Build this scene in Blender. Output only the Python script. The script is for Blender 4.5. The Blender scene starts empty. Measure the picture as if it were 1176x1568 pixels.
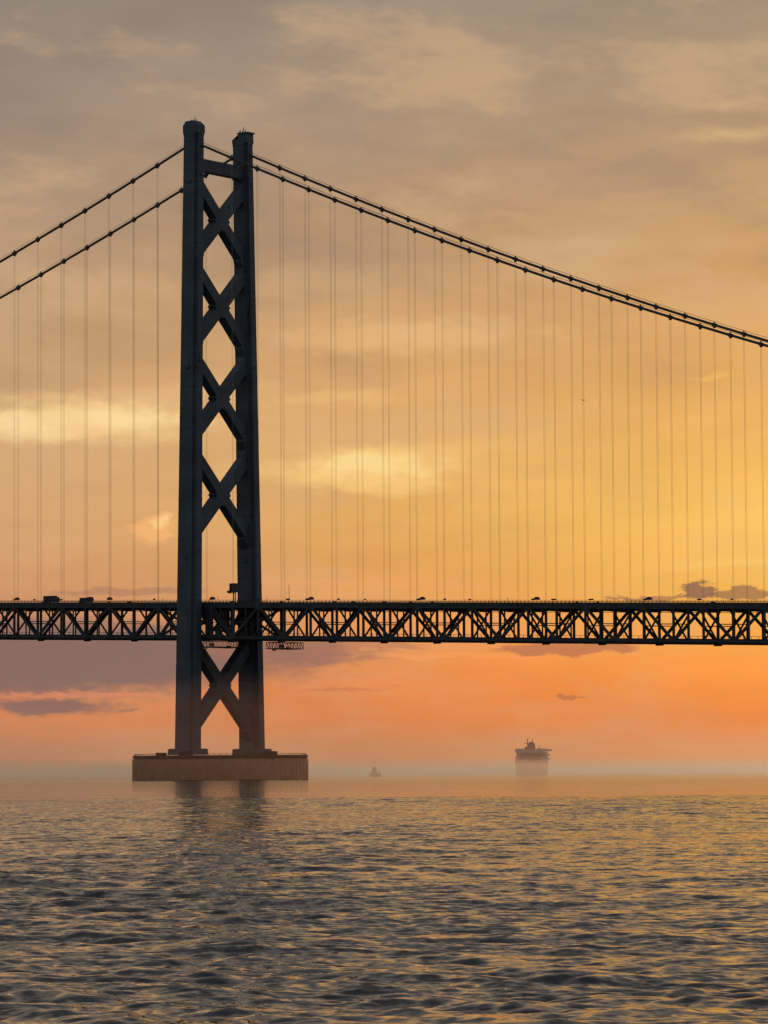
import bpy, math, random
import numpy as np
from mathutils import Matrix, Vector
random.seed(7); rng=np.random.default_rng(7)
sc=bpy.context.scene
sc.view_settings.view_transform='Standard'; sc.view_settings.look='None'; sc.view_settings.exposure=0
F=5890.0; CX,CY=588.0,784.0; H=3.0
PITCH=math.radians(3.871); ROLL=math.radians(-0.34)
# ---------------- camera
cam=bpy.data.cameras.new("camera"); co=bpy.data.objects.new("camera",cam); sc.collection.objects.link(co)
cam.sensor_fit='HORIZONTAL'; cam.sensor_width=36; cam.lens=36*F/1176.0
cam.clip_start=0.5; cam.clip_end=150000
CR=Matrix.Rotation(math.radians(90)+PITCH,4,'X')@Matrix.Rotation(ROLL,4,'Z')
co.matrix_world=Matrix.Translation((0,0,H))@CR
sc.camera=co
def dirpx(x,y):
    v=(CR.to_3x3()@Vector((x-CX,-(y-CY),-F))).normalized(); return v
def azel(x,y):
    v=dirpx(x,y); return math.degrees(math.atan2(v.x,v.y)),math.degrees(math.asin(v.z))
def lin(c):
    r=[]
    for v in c:
        v/=255.0; r.append(v/12.92 if v<=0.04045 else ((v+0.055)/1.055)**2.4)
    return (r[0],r[1],r[2],1.0)
# ---------------- node helper
class NT:
    def __init__(s,t): s.t=t
    def n(s,ty,**k):
        o=s.t.nodes.new(ty)
        for a,b in k.items(): setattr(o,a,b)
        return o
    def put(s,sock,v):
        if hasattr(v,'links') and hasattr(v,'is_output'): s.t.links.new(v,sock)
        else: sock.default_value=v
    def m(s,op,a,b=None,c=None,clamp=False):
        o=s.n('ShaderNodeMath',operation=op); o.use_clamp=clamp
        s.put(o.inputs[0],a)
        if b is not None: s.put(o.inputs[1],b)
        if c is not None: s.put(o.inputs[2],c)
        return o.outputs[0]
    def mr(s,v,a,b,c=0.0,d=1.0,smooth=True):
        o=s.n('ShaderNodeMapRange'); o.interpolation_type='SMOOTHSTEP' if smooth else 'LINEAR'
        s.put(o.inputs[0],v)
        for i,q in enumerate((a,b,c,d)): o.inputs[i+1].default_value=q
        return o.outputs[0]
    def mix(s,f,a,b,blend='MIX'):
        o=s.n('ShaderNodeMix',data_type='RGBA',blend_type=blend)
        s.put(o.inputs[0],f); s.put(o.inputs[6],a); s.put(o.inputs[7],b); return o.outputs[2]
    def comb(s,x,y,z):
        o=s.n('ShaderNodeCombineXYZ'); s.put(o.inputs[0],x); s.put(o.inputs[1],y); s.put(o.inputs[2],z); return o.outputs[0]
    def noise(s,vec,scale,detail=4,rough=0.55,dim='3D'):
        o=s.n('ShaderNodeTexNoise',noise_dimensions=dim); s.put(o.inputs['Vector'],vec)
        o.inputs['Scale'].default_value=scale; o.inputs['Detail'].default_value=detail; o.inputs['Roughness'].default_value=rough
        return o
# ---------------- world
w=bpy.data.worlds.new("World"); sc.world=w; w.use_nodes=True
w.node_tree.nodes.clear(); N=NT(w.node_tree)
tc=N.n('ShaderNodeTexCoord'); nv=N.n('ShaderNodeVectorMath',operation='NORMALIZE'); N.put(nv.inputs[0],tc.outputs['Generated'])
sep=N.n('ShaderNodeSeparateXYZ'); N.put(sep.inputs[0],nv.outputs[0])
X,Y,Z=sep.outputs
az=N.m('MULTIPLY',N.m('ARCTAN2',X,Y),57.29578)
el=N.m('MULTIPLY',N.m('ARCSINE',Z),57.29578)
rows=[(0,(148,134,121),(155,138,121),(166,146,121)),
(150,(157,138,121),(166,142,119),(180,151,119)),
(300,(173,145,119),(183,149,117),(197,156,111)),
(450,(189,153,117),(202,158,111),(217,164,104)),
(600,(203,160,116),(220,168,107),(234,172,97)),
(700,(208,164,117),(226,174,106),(244,181,92)),
(800,(209,160,112),(231,171,96),(253,193,92)),
(900,(207,150,106),(230,159,91),(252,183,79)),
(960,(198,138,102),(231,151,87),(252,166,71)),
(1000,(194,130,98),(233,145,80),(253,156,67)),
(1050,(207,130,87),(235,137,74),(252,143,58)),
(1100,(214,131,86),(232,133,74),(247,132,58)),
(1150,(196,124,90),(218,128,78),(240,131,68)),
(1187,(180,124,98),(208,131,90),(238,144,88))]
ext=[(15,(138,130,121)),(22,(119,117,117)),(35,(98,102,108)),(70,(80,90,106))]
EM=70.0
def ramp(stops,fac):
    o=N.n('ShaderNodeValToRGB'); cr=o.color_ramp; cr.interpolation='LINEAR'
    stops=sorted(stops,key=lambda q:q[0])
    cr.elements[0].position=stops[0][0]; cr.elements[0].color=stops[0][1]
    cr.elements[1].position=stops[-1][0]; cr.elements[1].color=stops[-1][1]
    for p,c in stops[1:-1]:
        e=cr.elements.new(p); e.color=c
    N.put(o.inputs[0],fac); return o.outputs[0]
ef=N.m('SQRT',N.m('DIVIDE',N.m('MAXIMUM',el,0.0),EM))
rr=[]
for i,x in enumerate((0,588,1176)):
    st=[(math.sqrt(max(0.0,azel(588,r[0])[1])/EM),lin(r[i+1])) for r in rows]+[(math.sqrt(e/EM),lin(c)) for e,c in ext]
    rr.append(ramp(st,ef))
c=N.mix(N.mr(az,-5.7,0,smooth=False),rr[0],rr[1]); c=N.mix(N.mr(az,0,5.7,smooth=False),c,rr[2])
back=ramp([(0,lin((120,116,124))),(math.sqrt(10/EM),lin((110,116,130))),(math.sqrt(30/EM),lin((96,108,128))),(1,lin((80,92,112)))],ef)
bf=N.mr(Y,0.93,0.1); c=N.mix(bf,c,back)
cv=N.comb(N.m('MULTIPLY',az,0.22),N.m('MULTIPLY',N.m('SUBTRACT',el,N.m('MULTIPLY',az,0.06)),0.75),0.0)
n1=N.noise(cv,0.9,4,0.58).outputs[0]
n1b=N.noise(N.comb(N.m('MULTIPLY',az,0.35),N.m('SUBTRACT',N.m('MULTIPLY',el,0.9),N.m('MULTIPLY',az,-0.05)),14.0),0.8,6,0.6).outputs[0]
n2=N.noise(N.comb(N.m('MULTIPLY',az,1.0),N.m('MULTIPLY',el,2.2),3.3),1.6,4,0.6)
n3=N.noise(N.comb(N.m('MULTIPLY',az,1.0),N.m('MULTIPLY',el,1.8),8.3),3.2,5,0.6)
s2=N.n('ShaderNodeSeparateColor'); N.put(s2.inputs[0],n2.outputs[1])
azw=N.m('ADD',az,N.m('MULTIPLY',N.m('SUBTRACT',s2.outputs[0],0.5),1.3))
elw=N.m('ADD',el,N.m('MULTIPLY',N.m('SUBTRACT',s2.outputs[1],0.5),0.35))
n3f=n3.outputs[0]
def blob(x,y,wx,wy,tilt=0.0,edge=None,warp=True):
    a,e=azel(x,y); A=azw if warp else az; E=elw if warp else el
    ix,iy=102.8/wx,102.8/wy
    p=N.m('MULTIPLY_ADD',A,ix,-a*ix); q=N.m('MULTIPLY_ADD',E,iy,-e*iy)
    if tilt: q=N.m('MULTIPLY_ADD',p,-tilt*wx/wy,q)
    g0=N.m('POWER',math.e**-1,N.m('MULTIPLY_ADD',p,p,N.m('MULTIPLY',q,q))); g=g0
    if edge:
        g=N.mr(N.m('MULTIPLY_ADD',n3f,edge[2],N.m('SUBTRACT',g,0.5*edge[2])),edge[0],edge[1])
        g=N.m('MULTIPLY',g,N.m('MULTIPLY',g0,4.0,clamp=True))
    return g
def addb(c,f,k,col): return N.mix(N.m('MULTIPLY',f,k,clamp=True),c,lin(col))
c=N.mix(1.0,c,N.comb(*[N.mr(n1,0.3,0.72,0.92,1.08) for i in range(1)]*3),'MULTIPLY')
up=N.mr(el,3.5,9.0)
c=N.mix(N.m('MULTIPLY',N.mr(n1b,0.48,0.66),N.m('MULTIPLY_ADD',up,0.26,0.22)),c,lin((216,177,134)))
c=N.mix(N.m('MULTIPLY',N.mr(n1b,0.5,0.3),N.m('MULTIPLY_ADD',up,0.26,0.1)),c,lin((142,125,113)))
c=addb(c,blob(1330,815,430,190,warp=False),0.4,(255,200,104))
S1=(0.05,1.0,0.7)
c=addb(c,blob(140,645,170,36,0.0,edge=S1),0.9,(252,212,146))
c=addb(c,blob(200,640,90,14,0.0,edge=S1),0.7,(255,222,160))
c=addb(c,blob(20,650,90,22,-0.06,edge=S1),0.85,(255,218,160))
c=addb(c,blob(80,700,240,50),0.3,(234,186,130))
c=addb(c,blob(40,760,160,40),0.2,(225,178,125))
c=addb(c,blob(250,600,200,14,0.04,edge=S1),0.35,(236,190,134))
c=addb(c,blob(560,714,140,32,0.02,edge=S1),0.9,(252,208,132))
c=addb(c,blob(555,710,90,15,0.0,edge=S1),0.85,(255,221,152))
c=addb(c,blob(600,742,90,16,edge=S1),0.6,(252,204,126))
c=addb(c,blob(460,722,130,12),0.5,(247,198,126))
c=addb(c,blob(690,690,150,16,0.05),0.35,(245,194,116))
c=addb(c,blob(600,515,220,30,0.02,edge=S1),0.5,(242,195,132))
c=addb(c,blob(520,610,120,12,0.02,edge=S1),0.35,(246,198,126))
c=addb(c,blob(480,430,140,30,0.05,edge=S1),0.3,(214,176,130))
c=addb(c,blob(1120,206,80,10,0.02),0.55,(228,188,134))
c=addb(c,blob(1130,160,90,8),0.35,(216,180,134))
c=addb(c,blob(1070,577,34,4),0.55,(250,192,104))
c=addb(c,blob(1130,860,120,8,0.02),0.4,(255,206,110))
c=addb(c,blob(228,810,44,26,edge=(0.3,0.75,0.45)),0.85,(246,180,114))
c=addb(c,blob(238,799,20,13,edge=(0.3,0.9,0.6)),0.75,(255,206,140))
c=addb(c,blob(200,907,130,9,0.02,edge=(0.3,0.7,0.5)),0.6,(172,124,102))
c=addb(c,blob(600,893,240,9,edge=(0.3,0.8,0.6)),0.35,(242,164,104))
c=addb(c,blob(1066,904,40,17,edge=(0.35,0.6,0.5)),0.85,(136,98,82))
c=addb(c,blob(1138,906,48,11,edge=(0.35,0.65,0.6)),0.75,(150,106,80))
c=addb(c,blob(990,914,60,5,edge=(0.3,0.6,0.5)),0.7,(160,112,84))
c=addb(c,blob(20,1008,400,54,edge=(0.1,0.55,0.35)),0.95,(136,106,98))
c=addb(c,blob(430,998,170,23,-0.03,edge=(0.25,0.75,0.5)),0.85,(158,112,95))
c=addb(c,blob(560,985,110,8,edge=(0.25,0.75,0.5)),0.6,(182,122,94))
c=addb(c,blob(75,1082,110,16,edge=(0.25,0.75,0.6)),0.9,(134,104,96))
c=addb(c,blob(185,1086,16,4,edge=(0.3,0.7,0.5)),0.6,(148,106,94))
c=addb(c,blob(100,1064,200,5,edge=(0.3,0.8,0.8)),0.45,(238,146,104))
c=addb(c,blob(880,992,130,12,0.01,edge=(0.3,0.65,0.5)),0.8,(186,116,82))
c=addb(c,blob(690,1004,180,6,-0.02,edge=(0.3,0.8,0.5)),0.4,(254,162,96))
c=addb(c,blob(530,1054,90,4,edge=(0.3,0.8,0.5)),0.5,(200,120,86))
c=addb(c,blob(882,1065,14,3,edge=(0.3,0.6,0.5)),0.55,(165,100,74))
bg=N.n('ShaderNodeBackground'); N.put(bg.inputs[0],c); bg.inputs[1].default_value=1.0
sky=N.n('ShaderNodeTexSky',sky_type='NISHITA'); sky.sun_disc=False
SAZ,SEL=math.radians(17),math.radians(4)
sky.sun_elevation=SEL; sky.sun_rotation=SAZ
bg2=N.n('ShaderNodeBackground'); N.put(bg2.inputs[0],sky.outputs[0]); N.put(bg2.inputs[1],N.m('MULTIPLY',bf,0.05))
ad=N.n('ShaderNodeAddShader'); N.put(ad.inputs[0],bg.outputs[0]); N.put(ad.inputs[1],bg2.outputs[0])
wo=N.n('ShaderNodeOutputWorld'); N.put(wo.inputs[0],ad.outputs[0])
# ---------------- sun (veiled, low, behind the bridge to the right)
sl=bpy.data.lights.new("sun",'SUN'); sl.energy=0.45; sl.angle=math.radians(8); sl.color=(1,0.58,0.32)
so=bpy.data.objects.new("sun",sl); sc.collection.objects.link(so)
sd=Vector((math.sin(SAZ)*math.cos(SEL),math.cos(SAZ)*math.cos(SEL),math.sin(SEL)))
so.rotation_euler=(sd).to_track_quat('Z','Y').to_euler()
# ---------------- materials
def mat(name,col,rough=0.6,var=0.15,scale=0.3,metal=0.0,seam=None,col2=None):
    m=bpy.data.materials.new(name); m.use_nodes=True; t=m.node_tree; t.nodes.clear(); M=NT(t)
    b=M.n('ShaderNodeBsdfPrincipled'); tcc=M.n('ShaderNodeTexCoord'); nz=M.noise(tcc.outputs['Object'],scale,6,0.6)
    c2=tuple(max(0,v*(1-2*var)) for v in col)+(1,); c1=tuple(min(1,v*(1+2*var)) for v in col)+(1,)
    cc=M.mix(M.mr(nz.outputs[0],0.3,0.7),c2,c1)
    if seam:
        sp=M.n('ShaderNodeSeparateXYZ'); M.put(sp.inputs[0],tcc.outputs['Object'])
        fr=M.m('FRACT',M.m('DIVIDE',sp.outputs[2],seam)); ln=M.m('LESS_THAN',fr,0.045)
        cc=M.mix(M.m('MULTIPLY',ln,0.5),cc,tuple(v*0.4 for v in col)+(1,))
        fl=M.m('FLOOR',M.m('DIVIDE',sp.outputs[2],seam)); wn=M.n('ShaderNodeTexWhiteNoise',noise_dimensions='1D'); M.put(wn.inputs['W'],fl)
        cc=M.mix(M.m('MULTIPLY',wn.outputs[0],0.35),cc,tuple(v*0.6 for v in col)+(1,))
        vn=M.noise(M.comb(M.m('MULTIPLY',sp.outputs[0],1.2),M.m('MULTIPLY',sp.outputs[1],1.2),M.m('MULTIPLY',sp.outputs[2],0.04)),1.0,4)
        cc=M.mix(M.m('MULTIPLY',M.mr(vn.outputs[0],0.5,0.75),0.35),cc,tuple(v*0.5 for v in col)+(1,))
    M.put(b.inputs['Base Color'],cc); b.inputs['Roughness'].default_value=rough; b.inputs['Metallic'].default_value=metal
    b.inputs['Specular IOR Level'].default_value=0.3
    o=M.n('ShaderNodeOutputMaterial'); M.put(o.inputs[0],b.outputs[0]); return m
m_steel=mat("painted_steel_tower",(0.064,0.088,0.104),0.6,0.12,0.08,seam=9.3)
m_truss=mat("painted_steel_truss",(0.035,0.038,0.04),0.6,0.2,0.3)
m_cable=mat("cable_steel",(0.05,0.055,0.06),0.6,0.15,0.5)
m_rope=mat("hanger_rope",(0.3,0.26,0.22),0.6,0.1,0.5)
m_conc=mat("caisson_concrete",(0.045,0.038,0.036),0.9,0.25,0.25)
m_yel=mat("yellow_paint",(0.45,0.3,0.06),0.6,0.2,1)
m_dark=mat("dark_grey",(0.045,0.045,0.05),0.6,0.2,0.5)
m_hull=mat("ship_hull_paint",(0.12,0.09,0.09),0.6,0.1,0.2)
m_white=mat("ship_white_paint",(0.36,0.32,0.3),0.6,0.1,0.2)
m_glass=mat("dark_glass",(0.03,0.03,0.04),0.25,0.1,0.2)
m_bird=mat("gull_feathers",(0.12,0.11,0.1),0.8,0.2,8)
# ---------------- mesh builder
class MB:
    def __init__(s): s.v=[]; s.f=[]; s.mi=[]
    def add(s,vs,fs,mi=0):
        o=len(s.v); s.v+= [tuple(q) for q in vs]; s.f+=[tuple(i+o for i in f) for f in fs]; s.mi+=[mi]*len(fs)
    def box(s,c,d,mi=0):
        x,y,z=c; a,b,h=d[0]/2,d[1]/2,d[2]/2
        vs=[(x+i*a,y+j*b,z+k*h) for k in(-1,1) for j in(-1,1) for i in(-1,1)]
        s.add(vs,[(0,2,3,1),(4,5,7,6),(0,1,5,4),(2,6,7,3),(0,4,6,2),(1,3,7,5)],mi)
    def beam(s,p,q,a,b,mi=0,side=None):
        p=Vector(p);q=Vector(q);d=(q-p).normalized()
        sd=Vector(side) if side else (Vector((0,1,0)) if abs(d.y)<0.9 else Vector((1,0,0)))
        sd=(sd-d*sd.dot(d)).normalized(); e=d.cross(sd)
        vs=[r+sd*(i*a/2)+e*(j*b/2) for r in(p,q) for i,j in((-1,-1),(1,-1),(1,1),(-1,1))]
        s.add(vs,[(3,2,1,0),(4,5,6,7),(0,1,5,4),(1,2,6,5),(2,3,7,6),(3,0,4,7)],mi)
    def loft(s,secs,mi=0,cap=True):
        n=len(secs[0]); vs=[p for q in secs for p in q]; fs=[]
        for k in range(len(secs)-1):
            for i in range(n):
                j=(i+1)%n; fs.append((k*n+i,k*n+j,(k+1)*n+j,(k+1)*n+i))
        if cap: fs.append(tuple(range(n-1,-1,-1))); fs.append(tuple((len(secs)-1)*n+i for i in range(n)))
        s.add(vs,fs,mi)
    def tube(s,pts,r,n=8,mi=0):
        secs=[]
        for i,p in enumerate(pts):
            a=Vector(pts[max(0,i-1)]);b=Vector(pts[min(len(pts)-1,i+1)]);d=(b-a).normalized()
            u=d.cross(Vector((0,1,0)) if abs(d.y)<0.9 else Vector((1,0,0))).normalized(); v=d.cross(u)
            rr_=r[i] if isinstance(r,(list,tuple)) else r
            secs.append([Vector(p)+(u*math.cos(t)+v*math.sin(t))*rr_ for t in [2*math.pi*k/n for k in range(n)]])
        s.loft(secs,mi)
    def obj(s,name,mats,parent=None,smooth=False):
        me=bpy.data.meshes.new(name); me.from_pydata(s.v,[],s.f)
        for m in mats: me.materials.append(m)
        me.polygons.foreach_set('material_index',s.mi)
        if smooth: me.polygons.foreach_set('use_smooth',[True]*len(s.f))
        import bmesh
        bm=bmesh.new(); bm.from_mesh(me); bmesh.ops.recalc_face_normals(bm,faces=bm.faces); bm.to_mesh(me); bm.free()
        o=bpy.data.objects.new(name,me); sc.collection.objects.link(o)
        if parent: o.parent=parent
        return o
# ---------------- bridge: local X along the bridge (towards viewer/right), local Y across (near -, far +)
BR=bpy.data.objects.new("suspension_bridge",None); sc.collection.objects.link(BR)
BR.location=(-74.1,1730,-1.8); BR.rotation_euler=(0,0,math.atan2(-0.58,0.815))
def legc(z): return 23.4-(23.4-17.9)*(z-16)/(297-16)
def lega(z): return 11.7-(11.7-8.7)*(z-16)/(297-16)
def legw(z): return 6.6-(6.6-5.6)*(z-16)/(297-16)
def sect(z,sy,ka=1,kw=1):
    a=lega(z)*ka/2; b=legw(z)*kw/2; na,nb=a*0.62,b*0.6; cy=sy*legc(z)
    pts=[(a,-nb),(a,nb),(na,nb),(na,b),(-na,b),(-na,nb),(-a,nb),(-a,-nb),(-na,-nb),(-na,-b),(na,-b),(na,-nb)]
    return [(x,cy+y,z) for x,y in pts]
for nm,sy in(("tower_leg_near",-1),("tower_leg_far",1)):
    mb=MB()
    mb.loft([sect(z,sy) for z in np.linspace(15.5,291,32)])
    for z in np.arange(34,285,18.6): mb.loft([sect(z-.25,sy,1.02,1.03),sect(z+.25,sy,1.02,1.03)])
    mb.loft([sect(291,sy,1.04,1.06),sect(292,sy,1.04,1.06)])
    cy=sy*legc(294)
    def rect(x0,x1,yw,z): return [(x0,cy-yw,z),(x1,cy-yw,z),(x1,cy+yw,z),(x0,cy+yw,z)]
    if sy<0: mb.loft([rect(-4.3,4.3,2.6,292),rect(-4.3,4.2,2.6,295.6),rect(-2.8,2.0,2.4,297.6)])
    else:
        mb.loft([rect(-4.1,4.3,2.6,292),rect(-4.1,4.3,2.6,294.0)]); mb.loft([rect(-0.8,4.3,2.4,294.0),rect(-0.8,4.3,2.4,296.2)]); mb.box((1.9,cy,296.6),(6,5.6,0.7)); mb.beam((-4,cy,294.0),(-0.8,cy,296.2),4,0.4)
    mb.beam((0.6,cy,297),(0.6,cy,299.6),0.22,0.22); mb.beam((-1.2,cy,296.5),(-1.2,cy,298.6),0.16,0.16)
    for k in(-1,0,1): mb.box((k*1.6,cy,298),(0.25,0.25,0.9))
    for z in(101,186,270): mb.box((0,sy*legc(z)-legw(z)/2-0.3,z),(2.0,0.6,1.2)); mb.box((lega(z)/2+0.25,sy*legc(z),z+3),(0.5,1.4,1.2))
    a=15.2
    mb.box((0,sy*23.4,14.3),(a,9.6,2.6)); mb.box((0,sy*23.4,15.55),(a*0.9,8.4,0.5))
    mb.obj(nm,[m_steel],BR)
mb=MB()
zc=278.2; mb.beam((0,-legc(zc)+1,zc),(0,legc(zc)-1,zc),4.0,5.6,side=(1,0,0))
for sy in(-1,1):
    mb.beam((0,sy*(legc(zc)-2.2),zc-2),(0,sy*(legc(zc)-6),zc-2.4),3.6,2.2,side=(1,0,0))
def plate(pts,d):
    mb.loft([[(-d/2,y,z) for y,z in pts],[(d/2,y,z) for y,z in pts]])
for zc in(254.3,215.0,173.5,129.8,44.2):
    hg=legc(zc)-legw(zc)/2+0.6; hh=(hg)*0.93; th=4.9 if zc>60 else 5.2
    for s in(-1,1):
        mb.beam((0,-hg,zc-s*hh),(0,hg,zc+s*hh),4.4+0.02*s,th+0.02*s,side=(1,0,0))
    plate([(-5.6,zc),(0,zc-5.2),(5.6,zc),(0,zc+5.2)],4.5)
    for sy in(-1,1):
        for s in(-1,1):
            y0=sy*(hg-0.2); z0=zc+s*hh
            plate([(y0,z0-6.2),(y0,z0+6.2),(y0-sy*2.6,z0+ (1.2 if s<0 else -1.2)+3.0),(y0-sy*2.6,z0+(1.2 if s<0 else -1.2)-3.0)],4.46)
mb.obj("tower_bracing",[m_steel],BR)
mb=MB(); R=38.8; n=120
def ring(r,z): return [(r*math.cos(2*math.pi*i/n),r*math.sin(2*math.pi*i/n),z) for i in range(n)]
mb.loft([ring(R,-12),ring(R,11.6),ring(R+0.5,11.7),ring(R+0.5,12.7),ring(R-0.6,12.75),ring(R-0.6,12.3)])
for i in range(60):
    a=2*math.pi*(i+.5)/60; mb.beam((math.cos(a)*(R+0.35),math.sin(a)*(R+0.35),-2),(math.cos(a)*(R+0.35),math.sin(a)*(R+0.35),11.2),1.1,0.7,side=(-math.sin(a),math.cos(a),0))
for i in range(90):
    a=2*math.pi*i/90; x,y=(R-0.3)*math.cos(a),(R-0.3)*math.sin(a); mb.beam((x,y,12.6),(x,y,13.5),0.12,0.12)
mb.tube([(q[0],q[1],13.5) for q in ring(R-0.3,0)]+[(R-0.3,0,13.5)],0.06,5)
mb.box((4,-30,13.4),(5,4,2.2)); mb.box((-18,-20,13.2),(4,3,1.8)); mb.box((14,18,13.4),(6,4,2.4)); mb.beam((10,-33,12.5),(10,-33,17),0.3,0.3)
mb.obj("tower_foundation",[m_conc],BR)
P=14.2; CT=17.75; UMAX=640
def zcable(u):
    return 288.3-0.444*u+2.07e-4*u*u if u>=0 else 288.3-0.412*(-u)+2.03e-4*u*u
def zd(u): return 82.3-0.0312*u if u>=0 else 82.3-0.0285*u
for nm,sy in(("near",-1),("far",1)):
    mb=MB(); us=[u for u in np.arange(-UMAX,UMAX+1,7.1)]
    mb.tube([(u,sy*CT,zcable(u)) for u in us],0.56,10)
    for o in(-0.55,0.55): mb.tube([(u,sy*CT+o,zcable(u)+1.35) for u in us],0.05,4)
    hb=MB()
    ks=[k+0.5 for k in range(-44,44)]
    for k in ks:
        u=k*P
        if abs(u)<9: continue
        z=zcable(u); sl_=(zcable(u+1)-zcable(u-1))/2; d=Vector((1,0,sl_)).normalized()
        c0=Vector((u,sy*CT,z)); mb.beam(c0-d*0.8,c0+d*0.8,1.5,1.45); mb.box((u,sy*CT,z-0.9),(0.9,0.9,0.8))
        mb.beam(c0,c0+Vector((0,0,1.4)),0.9,0.12)
        if abs(u)<15: continue
        for o in(-0.28,0.28): hb.tube([(u+o,sy*CT,z-0.8),(u+o,sy*CT,zd(u)-2)],0.048,4)
    mb.obj("main_cable_"+nm,[m_cable],BR,smooth=False); hb.obj("hanger_ropes_"+nm,[m_rope],BR)
def sta(k): return (k+0.5)*P
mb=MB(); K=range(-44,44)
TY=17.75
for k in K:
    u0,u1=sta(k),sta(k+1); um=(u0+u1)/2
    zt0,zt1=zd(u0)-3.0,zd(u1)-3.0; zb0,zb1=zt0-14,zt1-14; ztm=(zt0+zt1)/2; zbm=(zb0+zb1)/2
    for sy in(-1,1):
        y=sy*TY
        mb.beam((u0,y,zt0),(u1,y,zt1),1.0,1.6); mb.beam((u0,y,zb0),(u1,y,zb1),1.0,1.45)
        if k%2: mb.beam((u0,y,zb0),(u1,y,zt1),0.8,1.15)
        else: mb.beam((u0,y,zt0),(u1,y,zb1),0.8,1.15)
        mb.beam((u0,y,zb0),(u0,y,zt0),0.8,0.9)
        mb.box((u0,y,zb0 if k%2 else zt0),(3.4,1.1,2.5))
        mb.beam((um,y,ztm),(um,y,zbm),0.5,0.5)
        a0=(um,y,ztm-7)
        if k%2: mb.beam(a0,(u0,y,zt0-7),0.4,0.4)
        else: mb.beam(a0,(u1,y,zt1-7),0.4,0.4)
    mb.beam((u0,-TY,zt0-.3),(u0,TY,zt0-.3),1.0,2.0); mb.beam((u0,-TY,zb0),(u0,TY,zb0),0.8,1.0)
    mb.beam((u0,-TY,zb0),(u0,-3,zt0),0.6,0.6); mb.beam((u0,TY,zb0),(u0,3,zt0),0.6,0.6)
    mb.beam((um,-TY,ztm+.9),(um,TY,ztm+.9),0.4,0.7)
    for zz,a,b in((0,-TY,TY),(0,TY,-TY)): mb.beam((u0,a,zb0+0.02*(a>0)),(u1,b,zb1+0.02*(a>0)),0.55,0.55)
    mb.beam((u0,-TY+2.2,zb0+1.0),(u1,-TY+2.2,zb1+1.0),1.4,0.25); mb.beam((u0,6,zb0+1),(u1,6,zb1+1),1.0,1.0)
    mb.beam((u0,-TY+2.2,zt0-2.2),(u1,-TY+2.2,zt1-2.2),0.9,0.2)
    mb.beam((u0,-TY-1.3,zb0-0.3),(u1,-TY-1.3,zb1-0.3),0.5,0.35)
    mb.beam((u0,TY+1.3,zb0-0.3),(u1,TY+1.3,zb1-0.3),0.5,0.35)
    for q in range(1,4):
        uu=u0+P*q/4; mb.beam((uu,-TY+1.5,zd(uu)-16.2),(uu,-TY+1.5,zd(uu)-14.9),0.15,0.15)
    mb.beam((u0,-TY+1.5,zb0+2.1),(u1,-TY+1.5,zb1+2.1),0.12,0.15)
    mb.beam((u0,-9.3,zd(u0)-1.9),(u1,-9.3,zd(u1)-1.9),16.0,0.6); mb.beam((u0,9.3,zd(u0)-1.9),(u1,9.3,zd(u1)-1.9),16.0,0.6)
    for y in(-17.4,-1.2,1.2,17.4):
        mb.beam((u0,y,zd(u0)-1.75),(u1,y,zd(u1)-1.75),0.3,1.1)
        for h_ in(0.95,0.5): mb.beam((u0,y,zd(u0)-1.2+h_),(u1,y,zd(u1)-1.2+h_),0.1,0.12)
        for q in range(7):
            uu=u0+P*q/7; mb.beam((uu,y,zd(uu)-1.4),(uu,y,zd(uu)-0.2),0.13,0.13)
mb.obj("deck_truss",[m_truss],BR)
mb=MB()
rnd=random.Random(3)
for k in range(-40,40):
    u=sta(k)+rnd.uniform(-3,3)
    for y in(-17.2,17.2):
        if rnd.random()<0.6: mb.box((u,y,zd(u)+0.05),(rnd.uniform(0.8,2.4),0.4,rnd.uniform(0.4,0.9)))
        if rnd.random()<0.35:
            v=u+5; mb.beam((v,y,zd(v)-0.5),(v,y,zd(v)+rnd.uniform(0.6,1.3)),0.14,0.14)
    if k%4==0:
        mb.box((u+2,-17.2,zd(u)+0.3),(3.0,0.4,0.9)); mb.box((u+2,-17.2,zd(u)+0.9),(1.4,0.6,0.4))
mb.obj("deck_edge_fittings",[m_dark],BR)
mb=MB(); us=9.4; z0=zd(us)
mb.box((us,-2,z0+5.7),(2.9,2.7,4.0)); mb.box((us-2.6,-2,z0+4.0),(1.4,1.2,1.0)); mb.beam((us,-2,z0-1.6),(us,-2,z0+4.0),0.4,0.4); mb.beam((us+1,-2,z0-1.6),(us+1,-2,z0+4.0),0.3,0.3)
mb.beam((us-3,-2,z0+3.4),(us+1,-2,z0+3.4),0.3,0.3)
mb.beam((us+31,-2,z0-2),(us+31,-2,z0+6.0),0.14,0.14)
mb.obj("traffic_sign_gantry",[m_dark],BR)
mb=MB()
for s in(-1,1):
    for uu in(9.0,21.3):
        u=s*uu; zt=zd(u)-3; zb=zt-14
        mb.beam((u,-TY,zb),(u,TY,zt),0.8,0.9); mb.beam((u,TY,zb),(u,-TY,zt),0.8,0.9)
        mb.beam((u,-TY,zb),(u,-TY,zt),0.9,1.2); mb.beam((u,TY,zb),(u,TY,zt),0.9,1.2)
    zt=zd(0)-3; zb=zt-14
    for y in(-TY+.6,TY-.6):
        mb.beam((s*1,y,zt),(s*9,y,zb),0.9,1.1); mb.beam((s*9,y,zt),(s*21.3,y,zb),0.8,0.9)
for x,y,z,a,b,c_ in((7,-TY+1,70,3,2,9),(12,-TY+1,68,2,1.6,5),(4,-14,74,3,3,4),(14,-15,74,2,2,5),(9,10,71,3,3,6)): mb.box((x,y,z),(a,b,c_))
for q in range(7): mb.box((10.4,-TY+0.2,66+q*1.9),(3.4,1.6,0.25))
mb.obj("tower_deck_connection",[m_dark],BR)
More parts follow.
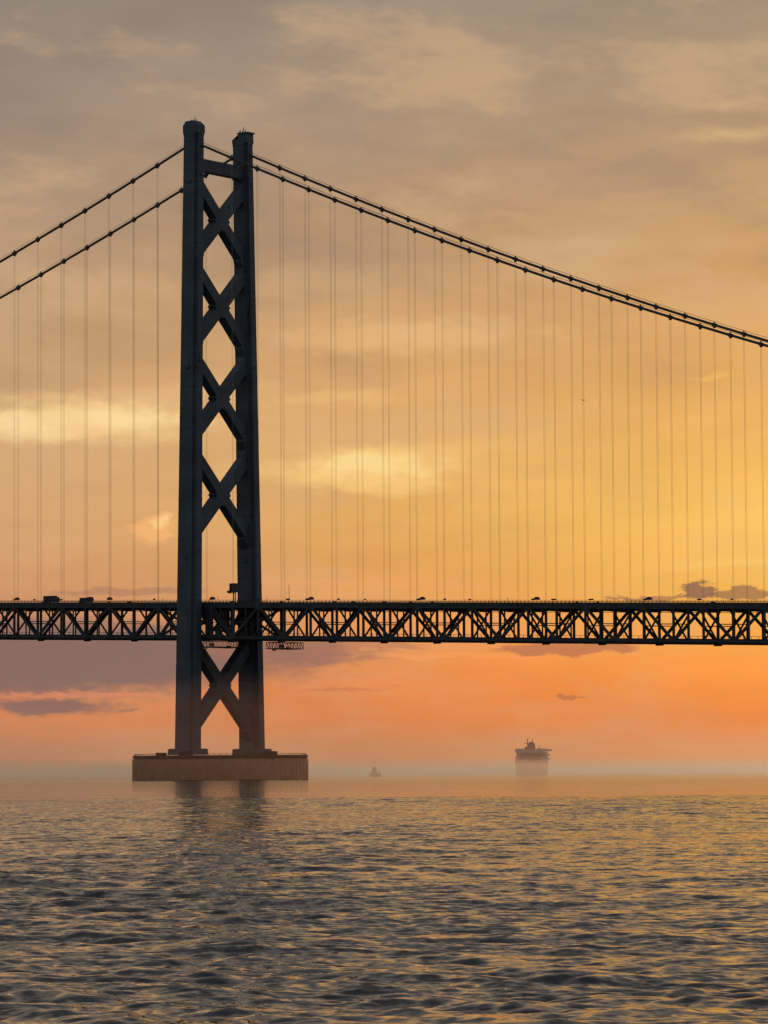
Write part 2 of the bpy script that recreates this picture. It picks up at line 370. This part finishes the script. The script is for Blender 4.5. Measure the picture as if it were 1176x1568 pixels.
for nm,u,yy in(("inspection_gantry_far",26.0,1),("inspection_gantry_near",7.0,0)):
    mb=MB(); zb=zd(u)-17.8
    ys=(6,TY+4) if yy else (-TY-2,2)
    L=9 if yy else 8
    for y in(ys[0],ys[1]):
        for dz in(-0.6,-3.4): mb.beam((u-L/2,y,zb+dz),(u+L/2,y,zb+dz),0.25,0.3)
        for i in range(6):
            xa=u-L/2+L*i/5; mb.beam((xa,y,zb-0.6),(xa,y,zb-3.4),0.15,0.2)
            if i<5: mb.beam((xa,y,zb-0.6),(xa+L/5,y,zb-3.4),0.12,0.15)
    for x in(u-L/2,u+L/2):
        for dz in(-0.6,-3.4): mb.beam((x,ys[0],zb+dz),(x,ys[1],zb+dz),0.25,0.3)
        for i in range(9):
            ya=ys[0]+(ys[1]-ys[0])*i/9; yb=ys[0]+(ys[1]-ys[0])*(i+1)/9
            mb.beam((x,ya,zb-0.6),(x,yb,zb-3.4),0.12,0.15)
    mb.box((u,(ys[0]+ys[1])/2,zb-3.3),(L,ys[1]-ys[0],0.15))
    mb.box((u+L/2-1,ys[0]+1,zb-2.4),(1.6,1.6,1.4),1); mb.box((u-L/2+1,ys[1]-1,zb-2.8),(1.2,1.6,0.9),1)
    mb.box((u,ys[0],zb-4.0),(1.6,1.0,0.8),1)
    mb.obj(nm,[m_dark,m_yel],BR)
# ---------------- trucks on the deck
def truck(u,y,length,h,name="truck"):
    E=bpy.data.objects.new(name,None); sc.collection.objects.link(E); E.parent=None
    z=zd(u)-1.6; M=Matrix.Translation(BR.location)@Matrix.Rotation(BR.rotation_euler.z,4,'Z')
    E.location=M@Vector((u,y,z)); E.rotation_euler=(0,0,BR.rotation_euler.z)
    b=MB(); b.box((0,0,0.9+h/2),(length*0.72,2.4,h)); b.box((0,0,0.75),(length*0.95,1.8,0.3)); b.obj("cargo_box",[m_dark],E)
    b=MB(); x=length*0.43
    b.loft([[(x-1.1,-1.15,0.7),(x+1.1,-1.15,0.7),(x+1.1,1.15,0.7),(x-1.1,1.15,0.7)],[(x-1.1,-1.15,1.8),(x+1.1,-1.15,1.8),(x+1.1,1.15,1.8),(x-1.1,1.15,1.8)],[(x-1.1,-1.1,2.9),(x+0.7,-1.1,2.9),(x+0.7,1.1,2.9),(x-1.1,1.1,2.9)]]); b.obj("cab",[m_dark],E)
    b=MB()
    for xx in(-length*.35,-length*.22,length*.38):
        for yy in(-1.05,1.05): b.tube([(xx,yy-0.15,0.5),(xx,yy+0.15,0.5)],0.5,14)
    b.obj("wheels",[m_glass],E)
truck(-88,-14,9,2.6); truck(-67,-14,7,1.7)
# ---------------- ferry
DS=3300.0; v=dirpx(813,1180); SX=v.x/v.y*DS
S=bpy.data.objects.new("ferry_ship",None); sc.collection.objects.link(S); S.location=(SX,DS,-2); S.rotation_euler=(0,0,math.radians(90))
def hull(z,wd,l0,l1,fl):
    return [(l0,-wd,z),(l1-30,-wd,z),(l1-10,-wd*0.6,z),(l1+fl,0,z),(l1-10,wd*0.6,z),(l1-30,wd,z),(l0,wd,z)]
b=MB(); b.loft([hull(-3,10.2,-55,55,-4),hull(3,12,-57,58,0),hull(13,12.5,-58,60,4)]); b.obj("hull",[m_hull],S)
b=MB()
b.box((-8,0,15.2),(90,24,4.4)); b.box((-6,0,19.4),(80,22.6,4.0)); b.box((22,0,23.0),(20,25,3.2)); b.box((-14,0,22.7),(44,19,2.6))
for y in(-12.2,12.2): b.beam((-55,y,13),(-55,y,24),0.8,0.8); b.beam((-20,y,13),(-20,y,22),0.8,0.8)
b.box((-52,0,13.4),(8,24,0.5)); b.box((-50,8,17.3),(10,7,0.4)); b.box((-50,8,21.2),(10,7,0.4)); b.box((-54,-11,19),(2.5,6.5,1.2)); b.box((-54,-11,15.4),(2.5,6.5,1.2)); b.box((-54,-11.8,22.8),(3.5,8,1.4))
b.obj("superstructure",[m_white],S)
b=MB()
for z in(15.2,19.4): b.box((-10,0,z),(86 if z<17 else 82,24.4 if z<17 else 22.9,0.9))
b.box((-53.3,3,9),(0.8,14,5)); b.box((-53.5,0,15.6),(2,10,2.6)); b.obj("windows",[m_glass],S)
b=MB()
b.loft([[(-16,-3.4,22),(-7,-3.4,22),(-7,3.4,22),(-16,3.4,22)],[(-16.5,-2.8,29),(-9,-2.8,29),(-9,2.8,29),(-16.5,2.8,29)]]); b.box((-12.5,0,29.5),(5,3.6,1))
b.box((-24,3,24.6),(6,6,2.4)); b.obj("funnel",[m_dark],S)
b=MB(); b.beam((20,2,23),(20,2,33),0.9,0.9); b.beam((20,-1,29),(20,5,29),0.5,0.5); b.beam((-30,-6,22),(-30,-6,27),0.5,0.5); b.beam((-40,6,21),(-40,6,25),0.5,0.5); b.beam((-12,-1.0,29),(-12,-1.0,32.5),0.7,0.7)
b.obj("mast",[m_dark],S)
# ---------------- small fishing boat
DB=2850.0; v=dirpx(575,1180)
Bt=bpy.data.objects.new("fishing_boat",None); sc.collection.objects.link(Bt); Bt.location=(v.x/v.y*DB,DB,0); Bt.rotation_euler=(0,0,math.radians(25))
def bh(z,wd,l): return [(-l,-wd,z),(l*0.4,-wd,z),(l*1.1,0,z+0.4),(l*0.4,wd,z),(-l,wd,z)]
b=MB(); b.loft([bh(-0.5,1.2,3.6),bh(2.6,1.6,4.2)]); b.obj("hull",[m_hull],Bt)
b=MB(); b.box((-1.0,0,4.6),(2.8,2.0,4.0)); b.box((-1.0,0,6.75),(3.3,2.4,0.25)); b.obj("wheelhouse",[m_dark],Bt)
b=MB(); b.beam((-0.6,0,6.8),(-0.6,0,11.5),0.35,0.35); b.beam((-0.6,-1.0,9.2),(-0.6,1.0,9.2),0.25,0.25); b.beam((2.8,0,1.6),(2.8,0,5),0.2,0.2); b.obj("mast",[m_dark],Bt)
# ---------------- gull
v=dirpx(893,613); p=Vector((0,0,H))+v*850
b=MB()
b.tube([(-0.28,0,0),(-0.2,0,0.0),(-0.05,0,0.01),(0.12,0,0.02),(0.22,0,0.04),(0.28,0,0.045),(0.36,0,0.03)],[0.015,0.05,0.085,0.075,0.045,0.05,0.008],10)
for s in(-1,1):
    st=[(0,0.0,0.16,0.03),(0.28,0.14,0.15,0.02),(0.5,0.10,0.11,0.015),(0.72,-0.0,0.02,0.004)]
    secs=[[(c_*0.6-0.02*i,s*y,z+t),(c_*0.6,s*y,z),(-c_*0.6-0.05*i,s*y,z),] for i,(y,z,c_,t) in enumerate(st)]
    b.loft(secs)
b.loft([[(-0.26,-0.03,0),(-0.26,0.03,0),(-0.26,0,0.02)],[(-0.42,-0.08,0),(-0.42,0.08,0),(-0.42,0,0.012)]])
g=b.obj("seagull",[m_bird]); g.location=p; g.rotation_euler=(math.radians(12),math.radians(-5),math.radians(65)); g.scale=(1.2,1.2,1.2)
# ---------------- water
r=[2.0]
while r[-1]<60000:
    q=r[-1]; r.append(q+(0.6 if q<28 else max(0.075,q*0.0016) if q<460 else q*0.006 if q<3000 else q*0.08))
r=np.array(r)
dense=np.radians(np.linspace(-9,9,520)); coarse=np.radians(np.concatenate([np.linspace(9,40,30)[1:],np.linspace(40,320,40)[1:-1],np.linspace(-40,-9,30)[:-1]+360]))
th=np.concatenate([dense,coarse]); nr,nt=len(r),len(th)
RR,TT=np.meshgrid(r,th,indexing='ij'); XX=RR*np.sin(TT); YY=RR*np.cos(TT)
dr=np.gradient(r)[:,None]; dth=np.abs(np.gradient(th)); dth[-1]=dth[0]; dx=RR*dth[None,:]
ZZ=np.zeros_like(XX); lim=np.maximum(dr,dx)
NC=120; base=math.radians(262)
for i in range(NC):
    lam=0.22*(11/0.22)**((i+rng.random())/NC); ang=base+rng.normal(0,0.5 if lam>3 else 0.85)
    k=2*math.pi/lam; s=(0.023 if lam<1.4 else (0.015 if lam<3.5 else 0.007))*rng.uniform(0.6,1.4); a=s/k
    fade=np.clip((lam/np.maximum(lim,1e-3)-2.2)/2.0,0,1)
    if fade.max()<=0: continue
    nz=np.where(fade.max(axis=1)>0)[0]; hi=nz[-1]+1
    # each train comes in drifting groups so that crests are short and irregular
    kx,ky=rng.normal(0,1,2)*0.9/max(lam*3,1.5)
    grp=1+0.55*np.sin(XX[:hi]*kx+YY[:hi]*ky*0.5+rng.random()*6.283)
    ph=k*(XX[:hi]*math.cos(ang)+YY[:hi]*math.sin(ang))+rng.random()*6.283
    ZZ[:hi]+=a*fade[:hi]*grp*np.sin(ph)
gm=1+0.25*np.sin(XX/13+YY/61+1)+0.2*np.sin(XX/5-YY/37)
ZZ*=np.clip(gm,0.5,1.6)
verts=np.stack([XX,YY,ZZ],-1).reshape(-1,3)
ii=np.arange(nr-1)[:,None]*nt; jj=np.arange(nt)[None,:]; jn=(jj+1)%nt
quads=np.stack([ii+jj,ii+nt+jj,ii+nt+jn,ii+jn],-1).reshape(-1,4)[:,::-1]
verts=np.vstack([verts,[[0,0,0]]]); cidx=len(verts)-1
tri=np.stack([np.full(nt,cidx),(np.arange(nt)+1)%nt,np.arange(nt)],-1)
loops=np.concatenate([quads.ravel(),tri.ravel()]).astype(np.int32)
starts=np.concatenate([np.arange(len(quads))*4,len(quads)*4+np.arange(nt)*3]).astype(np.int32)
me=bpy.data.meshes.new("water"); me.vertices.add(len(verts)); me.vertices.foreach_set('co',verts.astype(np.float32).ravel())
me.loops.add(len(loops)); me.loops.foreach_set('vertex_index',loops); me.polygons.add(len(starts)); me.polygons.foreach_set('loop_start',starts)
me.update(calc_edges=True); me.validate()
if me.polygons[1000].normal.z<0: me.flip_normals()
me.polygons.foreach_set('use_smooth',np.ones(len(me.polygons),dtype=bool))
wo_=bpy.data.objects.new("water",me); sc.collection.objects.link(wo_)
m=bpy.data.materials.new("sea_water"); m.use_nodes=True; t=m.node_tree; t.nodes.clear(); M=NT(t)
ge=M.n('ShaderNodeNewGeometry'); sp=M.n('ShaderNodeSeparateXYZ'); M.put(sp.inputs[0],ge.outputs['Position'])
def nvec(sx,sy,scale,det,off):
    return M.noise(M.comb(M.m('MULTIPLY',sp.outputs[0],sx),M.m('MULTIPLY',M.m('ADD',sp.outputs[1],M.m('MULTIPLY',sp.outputs[0],0.25)),sy),off),scale,det,0.6).outputs[1]
acc=None
for (sx,sy,scale,det,off,amp) in((0.8,1,2.6,2,0.0,0.68),(0.7,1,7.0,1,5.0,0.42),(0.5,1,0.2,1,9.0,0.22)):
    vm=M.n('ShaderNodeVectorMath',operation='SUBTRACT'); M.put(vm.inputs[0],nvec(sx,sy,scale,det,off)); vm.inputs[1].default_value=(0.5,0.5,0.5)
    v2=M.n('ShaderNodeVectorMath',operation='MULTIPLY'); M.put(v2.inputs[0],vm.outputs[0]); v2.inputs[1].default_value=(amp*0.55,amp,0)
    if acc is None: acc=v2.outputs[0]
    else:
        a_=M.n('ShaderNodeVectorMath',operation='ADD'); M.put(a_.inputs[0],acc); M.put(a_.inputs[1],v2.outputs[0]); acc=a_.outputs[0]
a_=M.n('ShaderNodeVectorMath',operation='ADD'); M.put(a_.inputs[0],ge.outputs['Normal']); M.put(a_.inputs[1],acc)
nn=M.n('ShaderNodeVectorMath',operation='NORMALIZE'); M.put(nn.inputs[0],a_.outputs[0])
b=M.n('ShaderNodeBsdfPrincipled'); b.inputs['Base Color'].default_value=(0.022,0.026,0.027,1); b.inputs['Roughness'].default_value=0.07; b.inputs['IOR'].default_value=1.333
M.put(b.inputs['Normal'],nn.outputs[0]); o=M.n('ShaderNodeOutputMaterial'); M.put(o.inputs[0],b.outputs[0]); me.materials.append(m)
# ---------------- sea mist: thin homogeneous layers over the far water
MI=bpy.data.objects.new("sea_mist",None); sc.collection.objects.link(MI)
for i,(h_,y0,y1,dens) in enumerate(((8.5,1450,9000,0.0009),(34,1180,5000,0.0002))):
    mm=bpy.data.materials.new("mist_%d"%i); mm.use_nodes=True; tt=mm.node_tree; tt.nodes.clear(); Q=NT(tt)
    vs=Q.n('ShaderNodeVolumeScatter'); vs.inputs['Color'].default_value=(1,0.7,0.56,1); vs.inputs['Density'].default_value=dens; vs.inputs['Anisotropy'].default_value=0.72
    oo=Q.n('ShaderNodeOutputMaterial'); Q.put(oo.inputs['Volume'],vs.outputs[0])
    b=MB(); b.box((0,(y0+y1)/2,h_/2+0.3+0.01*i),(5000+i*40,y1-y0,h_)); b.obj("mist_layer_%d"%(i+1),[mm],MI)
